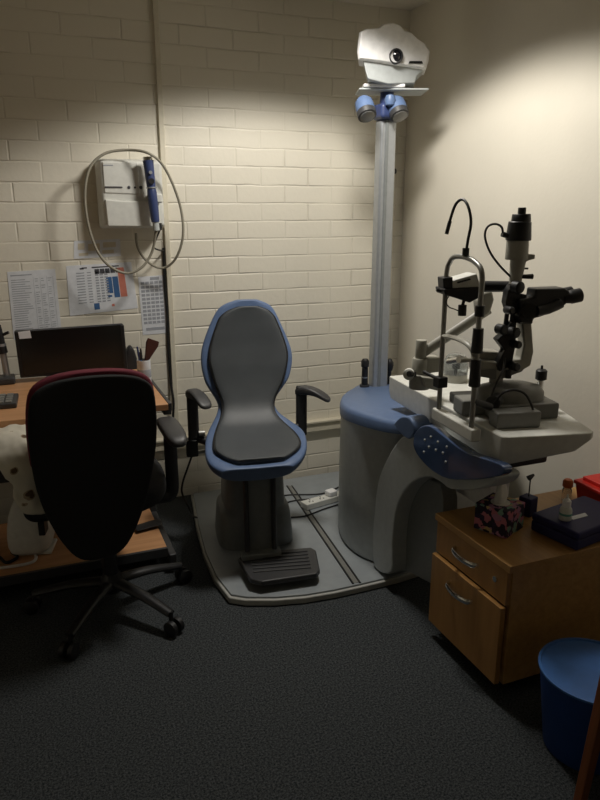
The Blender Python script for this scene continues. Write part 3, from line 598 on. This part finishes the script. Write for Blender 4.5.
for v, z0_, z1_ in ((R0, .935, 1.015), (R0, 1.035, 1.105)): obj('post_grip', cone(nb(), V((v.x, v.y, z0_)), V((v.x, v.y, z1_)), .017, .015), 'black', fr_)
obj('post_collar', cone(nb(), V((R0.x, R0.y, 1.14)), V((R0.x, R0.y, 1.17)), .014), 'black', fr_)
obj('post_clamp', box(nb(), (L0.x, L0.y, .90), (.035, .035, .035)), 'black', fr_, bev=.004)
obj('clamp_lever', cone(nb(), (L0.x, L0.y, .905), onx(424, 372, 1.2), .006), 'black', fr_)
obj('canthus_marker', cone(nb(), (R0.x, R0.y, .89), onx(490, 407, 1.27), .009, .012), 'black', fr_)
cr = [onx(445, 336, 1.212), onx(455, 338, 1.2), onx(465, 342, 1.19), onx(472, 348, 1.188), V((R0.x, R0.y, 1.02))]
ch = obj('chin_rest', tube(nb(), cr, .012, sq=(1, .6)), 'instr', t); obj('chin_cup', box(nb(), (L0+R0)/2+V((.004, 0, .995)), (.045, .06, .012)), 'instr', ch, bev=.005)
obj('chin_screw', cone(nb(), (L0+R0)/2+V((-.02, .02, .985)), (L0+R0)/2+V((-.02, -.03, 1.0)), .009), 'chrome', ch)
fx = obj('fixation_lamp', tube(nb(), [onx(466, 253, 1.2), onx(468, 240, 1.2), onx(471, 222, 1.2), onx(468, 206, 1.2), onx(462.5, 199.5, 1.2), onx(456, 204, 1.19), onx(451, 217, 1.18), onx(447, 233, 1.175)], .0042), 'black', t)
obj('lamp_socket', cone(nb(), onx(465.5, 256, 1.2), onx(466, 248, 1.2), .010), 'black', fx)
obj('lamp_tip', cone(nb(), onx(450, 221, 1.18), onx(446.5, 234, 1.175), .0058), 'black', fx)
# base: cross slide, rails
def sb(name, px0, py0, px1, py1, off, th, m, par=t, bev=.004, n=None):
    p = [S(px0, py0, off), S(px1, py0, off), S(px1, py1, off), S(px0, py1, off)]
    return obj(name, sweep(nb(), p, NX*th), m, par, bev=bev)
def spoly(name, pts, off, th, m, par=t, bev=.004, sm=0):
    p = [S(x, y, off) for x, y in pts]
    if sm: p = smooth(p+[p[0]], sm)[:-1]
    return obj(name, sweep(nb(), p, NX*th), m, par, bev=bev)
R_ = Matrix.Rotation(tilt, 3, 'Z')
def lb(name, a, c_, z0_, z1_, m, par=t, bev=.006):     # box in the lamp's own axes, metres from (1.2,1.71)
    o_ = SP+AX*((a[0]+c_[0])/2)+NX*((a[1]+c_[1])/2)+V((0, 0, (z0_+z1_)/2))
    return obj(name, box(nb(), o_, (abs(c_[0]-a[0]), abs(c_[1]-a[1]), z1_-z0_), tilt), m, par, bev=bev)
lb('front_rail_cover', (.095, -.125), (.235, -.065), ZT, .850, 'instrdk')
lb('rear_rail_cover', (.07, .12), (.15, .20), ZT, .835, 'black')
lb('base_plate', (.12, -.05), (.335, .07), ZT, .850, 'instrdk')
# domed base body
b = nb(); cb = SP+AX*.20+NX*.03
rings(b, [[cb+AX*(wx*math.cos(2*PI*i/32))+NX*(wy*math.sin(2*PI*i/32))+V((0, 0, z)) for i in range(32)] for wx, wy, z in ((.12, .07, .845), (.118, .068, .872), (.10, .055, .893), (.06, .035, .903), (.015, .01, .906))]); obj('base_dome', b, 'instrdk', t)
lb('slide_block', (.045, .02), (.13, .10), ZT, .85, 'instrdk')
jp = SP+AX*.315+NX*.05
j = obj('joystick', cone(nb(), jp+V((0, 0, .855)), jp+V((.004, 0, .905)), .012, .010), 'chrome', t)
obj('knob', lathe(nb(), jp+V((.004, 0, .90)), [(.010, 0), (.018, .004), (.018, .032), (.012, .037), (.004, .038), (.004, .048), (.001, .05)]), 'black', j)
# yoke: lower arm and C arm to the microscope
spoly('lower_arm', [(474, 371), (497, 369), (520, 372), (531, 366), (534, 352), (532, 322), (522, 320), (524, 345), (521, 359), (505, 363), (474, 360)], .02, .045, 'instr', bev=.006)
spoly('lower_arm_underside', [(474, 376), (500, 380), (522, 372), (531, 362), (528, 358), (515, 366), (474, 370)], .03, .03, 'instrdk', bev=.004)
sb('arm_bracket', 478, 352, 500, 362, .05, .06, 'instr')
obj('pivot_post', cone(nb(), S(496, 400, .05), S(496, 360, .05), .022), 'instr', t)
# upright illumination column
il = obj('illumination_column', cone(nb(), S(508, 378, .03), S(516, 284, .03), .010), 'black', t)
obj('illumination_column_rail', cone(nb(), S(502, 352, .03), S(511, 284, .03), .007), 'black', il)
spoly('hinge', [(497, 340), (505, 333), (511, 322), (517, 322), (516, 345), (512, 366), (500, 372), (497, 366), (505, 350)], .01, .035, 'black', il)
for px, py, r in ((500, 329, .016), (512.5, 332, .016), (515, 344, .012), (516, 287, .018), (513, 366, .014), (508, 310, .012)):
    obj('adjusting_knob', lathe(nb(), S(px, py, .0), [(r*.8, -.012), (r, -.008), (r, .018), (r*.7, .022)], -NX+AX*.3), 'black', il)
spoly('upper_bracket', [(508, 291), (513, 284), (520, 286), (521, 300), (517, 313), (509, 313), (506, 303)], .01, .035, 'black', il)
# lamp housing tower, tilted slightly like in the photo
def tw(name, y0, y1, x0_, x1_, x2_, x3_, m, off=.03, par=il, hi=.0):   # truncated cone between image rows
    p0, p1 = S((x0_+x1_)/2, y0, off), S((x2_+x3_)/2, y1, off); r0 = (S(x1_, y0, off)-S(x0_, y0, off)).length/2; r1 = (S(x3_, y1, off)-S(x2_, y1, off)).length/2
    return obj(name, lathe(nb(), p0, [(r0*.96, -.001), (r0, .002), (r1, (p1-p0).length-.002), (r1*.94, (p1-p0).length)], p1-p0), m, par)
tw('tower_neck', 291, 258, 509, 519, 511, 526, 'instr'); tw('tower_body', 259, 240, 506, 527, 507.5, 528, 'instr')
spoly('tower_lug', [(524, 254), (535.5, 254.5), (535, 259), (529, 260.5), (523, 264)], .01, .035, 'instr', il, bev=.003)
cap = tw('lamp_housing', 240, 221.5, 506.5, 530, 509.5, 530.5, 'black'); tw('lamp_cap', 222, 214, 512, 530, 513, 530, 'black'); tw('top_knob', 214, 207.5, 518, 525.5, 518.5, 526, 'black')
obj('slit_screw', cone(nb(), S(519, 276.5, .02), S(532.5, 276.5, .02), .006, .008), 'black', il); obj('filter_lever', cone(nb(), S(519, 268.5, .02), S(528, 268.5, .02), .003), 'black', il)
obj('cable_plug', cone(nb(), S(502, 234, .03), S(508, 236, .03), .008), 'black', il)
obj('lamp_cable', tube(nb(), [S(503, 234, .03), S(501.5, 227, .03), S(495, 224, .03), S(487.5, 227, .03), S(485, 237, .03), S(490, 252, .03), S(500, 266, .03), S(511, 277, .03)], .0034), 'cable', il)
# microscope
mi = spoly('microscope', [(519, 300), (535, 297), (536, 289), (565, 288), (570, 291), (568, 303), (562, 308), (548, 313), (544, 316), (534, 319), (533, 324), (521, 323), (518, 316), (522, 309)], -.01, .06, 'black', bev=.006)
e0, e1, e2 = S(545, 302.5, .0), S(566, 298, .0), S(580, 295, .0)
for off in (0., .05):
    d = NX*off
    ey = obj('eyepiece', lathe(nb(), e1+d, [(.014, -.01), (.017, 0), (.019, .012), (.0215, .016), (.0215, (e2-e1).length), (.017, (e2-e1).length+.003)], e2-e1), 'black', mi)
obj('tube_cover', tube(nb(), [S(537, 311, -.012), S(548, 309, -.012), S(561, 303, -.012)], .016, sm=2), 'darkgrey', mi)
obj('magnification_drum', cone(nb(), S(529, 311, -.025), S(529, 311, .05), .022), 'black', mi); obj('scope_knob', cone(nb(), S(523, 294, .02), S(522, 298, .02), .012), 'black', mi)
sb('scope_foot', 519, 314, 533, 324, .0, .05, 'black', mi)
obj('data_cable', tube(nb(), [S(505, 358, .0), S(503, 370, -.02), S(497, 382, -.04), S(492, 394, -.05), S(490, 404, -.05)], .0032), 'cable', t)
obj('power_cable', tube(nb(), [S(494, 404, -.06), S(503, 393, -.08), S(515, 390, -.09), S(526, 395, -.10), S(533, 410, -.10), S(534, 424, -.10)], .0036), 'cable', t)
obj('power_plug', cone(nb(), S(533, 420, -.10), S(532.5, 433, -.10), .009, .007), 'black', t)
obj('focus_wheel', cone(nb(), S(493, 403, -.06), S(498, 398, -.0), .022), 'darkgrey', t)
# swing arm instrument behind the headrest
t = thing('swing_arm', V((1.3, 1.97, ZT)), 'cream jointed arm with a white and black optical head behind chin rest', 'instrument arm')
of = .24
def cyl(name, px, y0, y1, wpx, off, m, par): 
    a, b_ = S(px, y0, off), S(px-.0, y1, off); r = (S(px+wpx/2, y0, off)-S(px-wpx/2, y0, off)).length/2
    a = V((b_.x, b_.y, a.z)); return obj(name, lathe(nb(), a, [(r*.96, 0), (r, .002), (r, b_.z-a.z-.003), (r*.92, b_.z-a.z)]), m, par)
cb = S(421, 392, of); bz0 = ZT-cb.z
base = cyl('column_base', 420, 388, 373, 20, of, 'instr', t); 
for v in base.data.vertices:
    if v.co.z < .002: v.co.z = 0.0005
cyl('column_sleeve', 420.5, 375, 358, 15, of, 'instr', t); col_ = cyl('column', 421.5, 360, 340, 10.5, of, 'instr', t)
a0, a1 = S(424, 352, of), S(489, 309, of-.02)
obj('arm', tube(nb(), [a0, a0.lerp(a1, .5), a1], .016, 12, sm=0, sq=(.7, 1.1)), 'instr', t)
spoly('arm_joint', [(478, 300), (484, 292), (493, 290), (495, 300), (491, 314), (484, 318), (479, 314)], of-.06, .05, 'instr', t, bev=.012)
spoly('side_block', [(425, 358), (441, 358), (441, 372), (425, 374)], of-.02, .06, 'instr', t)
spoly('foot_block', [(422, 377), (440, 379), (442, 392), (425, 388)], of-.06, .05, 'instr', t)
obj('clamp_wheel', lathe(nb(), S(409, 374, of-.02), [(.016, -.01), (.019, -.006), (.019, .01), (.01, .014)], (-.6, -.8, 0)), 'cream', t); obj('wheel_hub', cone(nb(), S(409, 374, of-.04), S(414, 374, of-.02), .010), 'black', t)
hd = spoly('optical_head', [(452, 281.5), (456, 279.5), (477, 273.5), (480, 284), (479.5, 289), (453, 290)], .06, .07, 'cream', t, bev=.004)
spoly('head_slot', [(457, 282), (470, 278.5), (471, 279.8), (458, 283.4)], .057, .01, 'black', hd, bev=0)
spoly('head_end_plate', [(443, 278), (453, 277), (452.5, 292), (444, 292)], .06, .05, 'black', hd, bev=.003)
spoly('head_underside', [(444, 289), (480, 287), (481, 297), (470, 303), (462, 300), (445, 295)], .05, .08, 'black', hd, bev=.004)
obj('side_lever', tube(nb(), [S(436.5, 289.5, .08), S(440, 291, .08), S(446, 290, .08)], .0045, sm=3), 'black', hd)
kn = obj('hanging_knob', cone(nb(), S(462.5, 305, .06), S(462, 315.5, .06), .013), 'black', hd); obj('knob_stem', cone(nb(), S(464, 300, .06), S(462.5, 306, .06), .005), 'black', hd)
obj('wire_loop', tube(nb(), [S(449, 296, .06), S(446, 302, .06), S(449, 307, .06), S(454, 309, .06), S(459, 311, .06)], .0018), 'cable', hd)
obj('lamp_tube', cone(nb(), S(481, 286.5, .09), S(521, 286.5, .06), .018, .016), 'black', t)
# clear pot with black knob behind frame
c = onz(455, 381, ZT); k = thing('plastic_dome', V((c.x, c.y, ZT)), 'black knob under a clear plastic dome behind the chin rest frame', 'dome')
obj('plinth', cone(nb(), (c.x, c.y, ZT), (c.x, c.y, ZT+.03), .045), 'instr', k)
obj('dome', lathe(nb(), (c.x, c.y, ZT+.03), [(.046, 0), (.046, .05), (.035, .07), (.015, .078), (.001, .079), (.001, .076), (.014, .075), (.033, .067), (.043, .048), (.043, .001)]), 'clear', k)
obj('knob', lathe(nb(), (c.x, c.y, ZT+.03), [(.006, 0), (.006, .015), (.015, .02), (.016, .058), (.012, .062)]), 'black', k)

# ---------------------------------------------------------------- cables and power strip on platform
k = thing('power_strip', (1.25, 2.84, .037), 'white power strip with a plug on the platform below brick wall', 'power strip')
a, c_ = V((1.15, 2.80, .037)), V((1.42, 2.86, .037)); rz = math.atan2(c_.y-a.y, c_.x-a.x)
obj('body', box(nb(), (a+c_)/2+V((0, 0, .016)), ((c_-a).length, .055, .032), rz), 'cream', k, bev=.005)
for s in (.15, .38, .85):
    q0 = a.lerp(c_, s)+V((0, 0, .0325)); 
    for dx, dy in ((0, .012), (-.009, -.008), (.009, -.008)): obj('socket_slot', box(nb(), q0+V((dx, dy, 0)), (.005, .008, .0015), rz), 'black', k)
pl_ = thing('plug', a.lerp(c_, .6)+V((0, 0, .033)), 'white plug pushed into the power strip on the platform', 'plug')
obj('body', box(nb(), a.lerp(c_, .6)+V((0, 0, .046)), (.05, .045, .026), rz), 'white', pl_, bev=.006)
for i, (pts, lab) in enumerate((([(1.05, 2.9), (1.12, 2.98), (1.3, 2.93), (1.43, 2.98)], 'thin black cable nearest the brick wall on the platform'),
                 ([(1.02, 2.86), (1.12, 2.90), (1.22, 2.89), (1.33, 2.84)], 'thin black cable running from chair pedestal to the power strip'),
                 ([(1.04, 2.74), (1.12, 2.72), (1.25, 2.76), (1.38, 2.79)], 'thin dark cable in front of the power strip'))):
    z_ = .0405
    one('cable', tube(nb(), [(x, y, z_) for x, y in pts], .0035), 'cable', lab, 'cable')

# ---------------------------------------------------------------- drawer pedestal
Wd = V((1.212, 1.400, 0)); x0, x1, y0, y1, zt = 1.212, 1.80, 1.385, 1.758, .455
t = thing('drawer_unit', (1.5, 1.6, 0), 'beech two-drawer pedestal with arched chrome handles against the right wall', 'drawer unit')
b = bxx(nb(), (x0+.006, y0, .055), (x1, y0+.018, .435)); bxx(b, (x0+.006, y1-.018, .07), (x1, y1, .435)); bxx(b, (x1-.018, y0+.018, .07), (x1, y1-.018, .435)); bxx(b, (x0+.006, y0+.018, .07), (x1-.018, y1-.018, .088))
obj('carcass', b, 'beech', t)
obj('top', bxx(nb(), (x0-.012, y0-.006, .433), (x1+.004, y1+.006, .456)), 'beech', t, bev=.002)
def drawer(z0_, z1_, xf, hz_):
    d = obj('drawer', bxx(nb(), (xf, y0+.006, z0_), (xf+.018, y1-.004, z1_)), 'beechz', t, bev=.0015)
    obj('drawer_box', bxx(nb(), (xf+.018, y0+.03, z0_+.01), (xf+.4, y1-.03, z1_-.02)), 'darkgrey', d)
    obj('handle', tube(nb(), [(xf, 1.645, hz_), (xf-.018, 1.635, hz_), (xf-.028, 1.585, hz_), (xf-.018, 1.535, hz_), (xf, 1.525, hz_)], .007, sq=(.7, 1.3)), 'chrome', d)
drawer(.322, .430, x0-.008, .385); drawer(.058, .316, x0-.022, .262)
obj('lock', cone(nb(), (x0-.014, 1.44, .385), (x0-.004, 1.44, .385), .009), 'chrome', t)
for xx in (x0+.06, x1-.06):
    for yy in (y0+.05, y1-.05): obj('castor', cone(nb(), (xx-.01, yy, .025), (xx+.01, yy, .025), .025), 'black', t); obj('castor_fork', bxx(nb(), (xx-.012, yy-.012, .03), (xx+.012, yy+.012, .072)), 'black', t)
Z = .4565
# tissue box
tc_ = onz(497, 525, Z); tc_ = V((1.325, 1.595, Z)); rz = math.radians(24)
t = thing('tissue_box', tc_, 'square dark flowered cardboard tissue box on the drawer unit', 'tissue box')
b = nb(); w = .056; h_ = .088
def bxr(x, y, z): return tc_+Matrix.Rotation(rz, 3, 'Z') @ V((x, y, z))
rings(b, [[bxr(sx*w*k_, sy*w*k_, z) for sx, sy in ((-1, -1), (1, -1), (1, 1), (-1, 1))] for z, k_ in ((0, 1), (h_, 1.0))]); obj('carton', b, 'floral', t, bev=.002)
b = nb(); lathe(b, bxr(0, 0, h_), [(.03, 0), (.03, .001)]); obj('opening', b, 'tissue', t)
b = nb(); st = []
for i, (dx, z, ww, th) in enumerate(((0, h_-.01, .026, .03), (.002, h_+.01, .034, .034), (-.004, h_+.03, .034, .026), (-.002, h_+.055, .030, .02), (.004, h_+.078, .020, .012), (.010, h_+.096, .011, .008), (.014, h_+.104, .002, .002))):
    st.append((bxr(dx, .004*math.sin(i*2.2), z), Matrix.Rotation(rz+i*.12, 3, 'Z') @ V((1, 0, 0)), Matrix.Rotation(rz+i*.12, 3, 'Z') @ V((0, 1, 0)), ww, th))
ribbon(b, st, 30, sq=.8)
ts = one('tissue', b, 'tissue', 'white tissue sticking up out of the flowered box', 'tissue', sub=1)
md = ts.modifiers.new('folds', 'DISPLACE'); md.texture = tx; md.strength = .018
# black bottle with dropper
c = onz(527, 514, Z); t = thing('black_pot', c, 'small square black pot holding a thin black tool, behind tissue box', 'pot')
obj('pot', box(nb(), c+V((0, 0, .032)), (.045, .045, .064), .3), 'navy', t, bev=.004)
t = thing('probe', c+V((0, 0, .064)), 'thin black tool with flared tip standing in the black pot', 'tool')
obj('stem', cone(nb(), c+V((0, 0, .064)), c+V((0, 0, .135)), .0022), 'black', t)
obj('tip', cone(nb(), c+V((-.008, 0, .128)), c+V((.012, 0, .138)), .010, .004), 'black', t)
# navy case
cc_ = V((1.552, 1.485, Z)); t = thing('instrument_case', cc_, 'dark navy hard case lying on the right of the drawer unit', 'case')
obj('base', box(nb(), cc_+V((0, 0, .018)), (.26, .17, .034), .18), 'navy', t, bev=.006); obj('lid', box(nb(), cc_+V((0, 0, .047)), (.262, .172, .024), .18), 'navy', t, bev=.008); obj('latch', box(nb(), cc_+V((.016, -.089, .036)), (.03, .006, .016), .18), 'navy', t, bev=.002)
ZK = Z+.0595
c = onz(565, 519, ZK); t = thing('dropper_bottle', c, 'white dropper bottle with green band standing on the navy case', 'bottle')
obj('body', lathe(nb(), c, [(.018, 0), (.019, .003), (.0185, .03), (.017, .036), (.012, .044)]), 'bottle', t); obj('label', lathe(nb(), c, [(.0188, .016), (.0192, .017), (.019, .022), (.0188, .023)]), 'green', t)
obj('cap', lathe(nb(), c, [(.013, .042), (.013, .060), (.009, .066), (.003, .070), (.0022, .080), (.001, .082)]), 'white', t)
pz = [onz(*p, ZK) for p in ((570, 517), (585, 513), (588, 516), (573, 520))]; one('paper_slip', rings(nb(), [[v+V((0, 0, zz)) for v in pz] for zz in (0, .001)]), 'paper', 'small white paper slip lying beside the dropper bottle', 'paper')
c = onz(569, 505, Z); c = onz(568, 483, .52); c.z = Z; t = thing('orange_capped_bottle', c, 'small clear bottle with orange cap behind the dropper bottle and navy case', 'bottle')
obj('body', lathe(nb(), c, [(.015, 0), (.016, .003), (.016, .04), (.011, .05)]), 'clear', t); obj('cap', lathe(nb(), c, [(.013, .048), (.0175, .052), (.0175, .070), (.012, .077)]), 'orange', t)
c = V((1.755, 1.60, Z)); t = thing('red_tray', c, 'bright red plastic box against the wall on drawer unit', 'box')
b = nb(); rings(b, [[c+V((sx*.055*k_, sy*.07*k_, z)) for sx, sy in ((-1, -1), (1, -1), (1, 1), (-1, 1))] for z, k_ in ((0, .86), (.065, 1.0))]); obj('body', b, 'red', t, bev=.004)
obj('lid', box(nb(), c+V((0, 0, .072)), (.12, .15, .014)), 'red', t, bev=.004); obj('raised_flap', box(nb(), c+V((.005, .02, .085)), (.08, .08, .014)), 'red', t, bev=.003)

# ---------------------------------------------------------------- bin and wooden leg
c = onz(594, 668, .25); c.z = 0; t = thing('waste_bin', c, 'round bright blue plastic waste bin on carpet beside the drawer unit', 'bin')
obj('body', lathe(nb(), c, [(.001, .002), (.105, .002), (.108, .006), (.137, .242), (.133, .242), (.105, .01), (.001, .008)], n=48), 'binblue', t)
obj('rim', lathe(nb(), c, [(.137, .238), (.141, .240), (.141, .246), (.134, .247), (.132, .242)], n=48), 'binrim', t)
a = onz(581, 803, 0); hi = onx(620, 560, 1.255)
t = thing('wooden_table', (1.35, .86, 0), 'reddish wooden table with straight tapered leg at right edge of view', 'table')
p_ = onz(579.5, 803, 0); q_ = onx(636, 560, 1.215); lx, ly = p_.x, p_.y
leg0 = obj('leg', rings(nb(), [[V((c_.x+sx*w, c_.y+sy*w, z)) for sx, sy in ((-1, -1), (1, -1), (1, 1), (-1, 1))] for w, c_, z in ((.012, p_, 0), (.017, q_, q_.z))]), 'redwood', t, bev=.003)
for dx, dy in ((.42, 0), (0, -.5), (.42, -.5)):
    lg = leg0.copy(); C.objects.link(lg); lg.parent = t; lg.location = leg0.location+V((dx, dy, 0))
obj('tabletop', bxx(nb(), (q_.x-.02, ly-.56, q_.z), (lx+.55, q_.y+.02, q_.z+.022)), 'redwood', t, bev=.003)

# ---------------------------------------------------------------- lights
def spot(loc, e, size, blend, rad, col, target=None):
    l = bpy.data.lights.new('ceiling_spot', 'SPOT'); l.energy = e; l.spot_size = math.radians(size); l.spot_blend = blend; l.shadow_soft_size = rad; l.color = col
    o = bpy.data.objects.new('ceiling_spot', l); C.objects.link(o); o.location = loc; o.rotation_euler = (0, 0, 0); return o
spot((1.10, 2.28, 2.34), 82, 140, .22, .14, (1.0, .955, .88))
w = bpy.data.worlds.new('world'); sc.world = w; w.use_nodes = True; w.node_tree.nodes['Background'].inputs[0].default_value = (.02, .02, .02, 1)
sc.view_settings.view_transform = 'Standard'; sc.view_settings.look = 'None'; sc.view_settings.gamma = 1; sc.view_settings.use_curve_mapping = False
sc.view_settings.exposure = 0
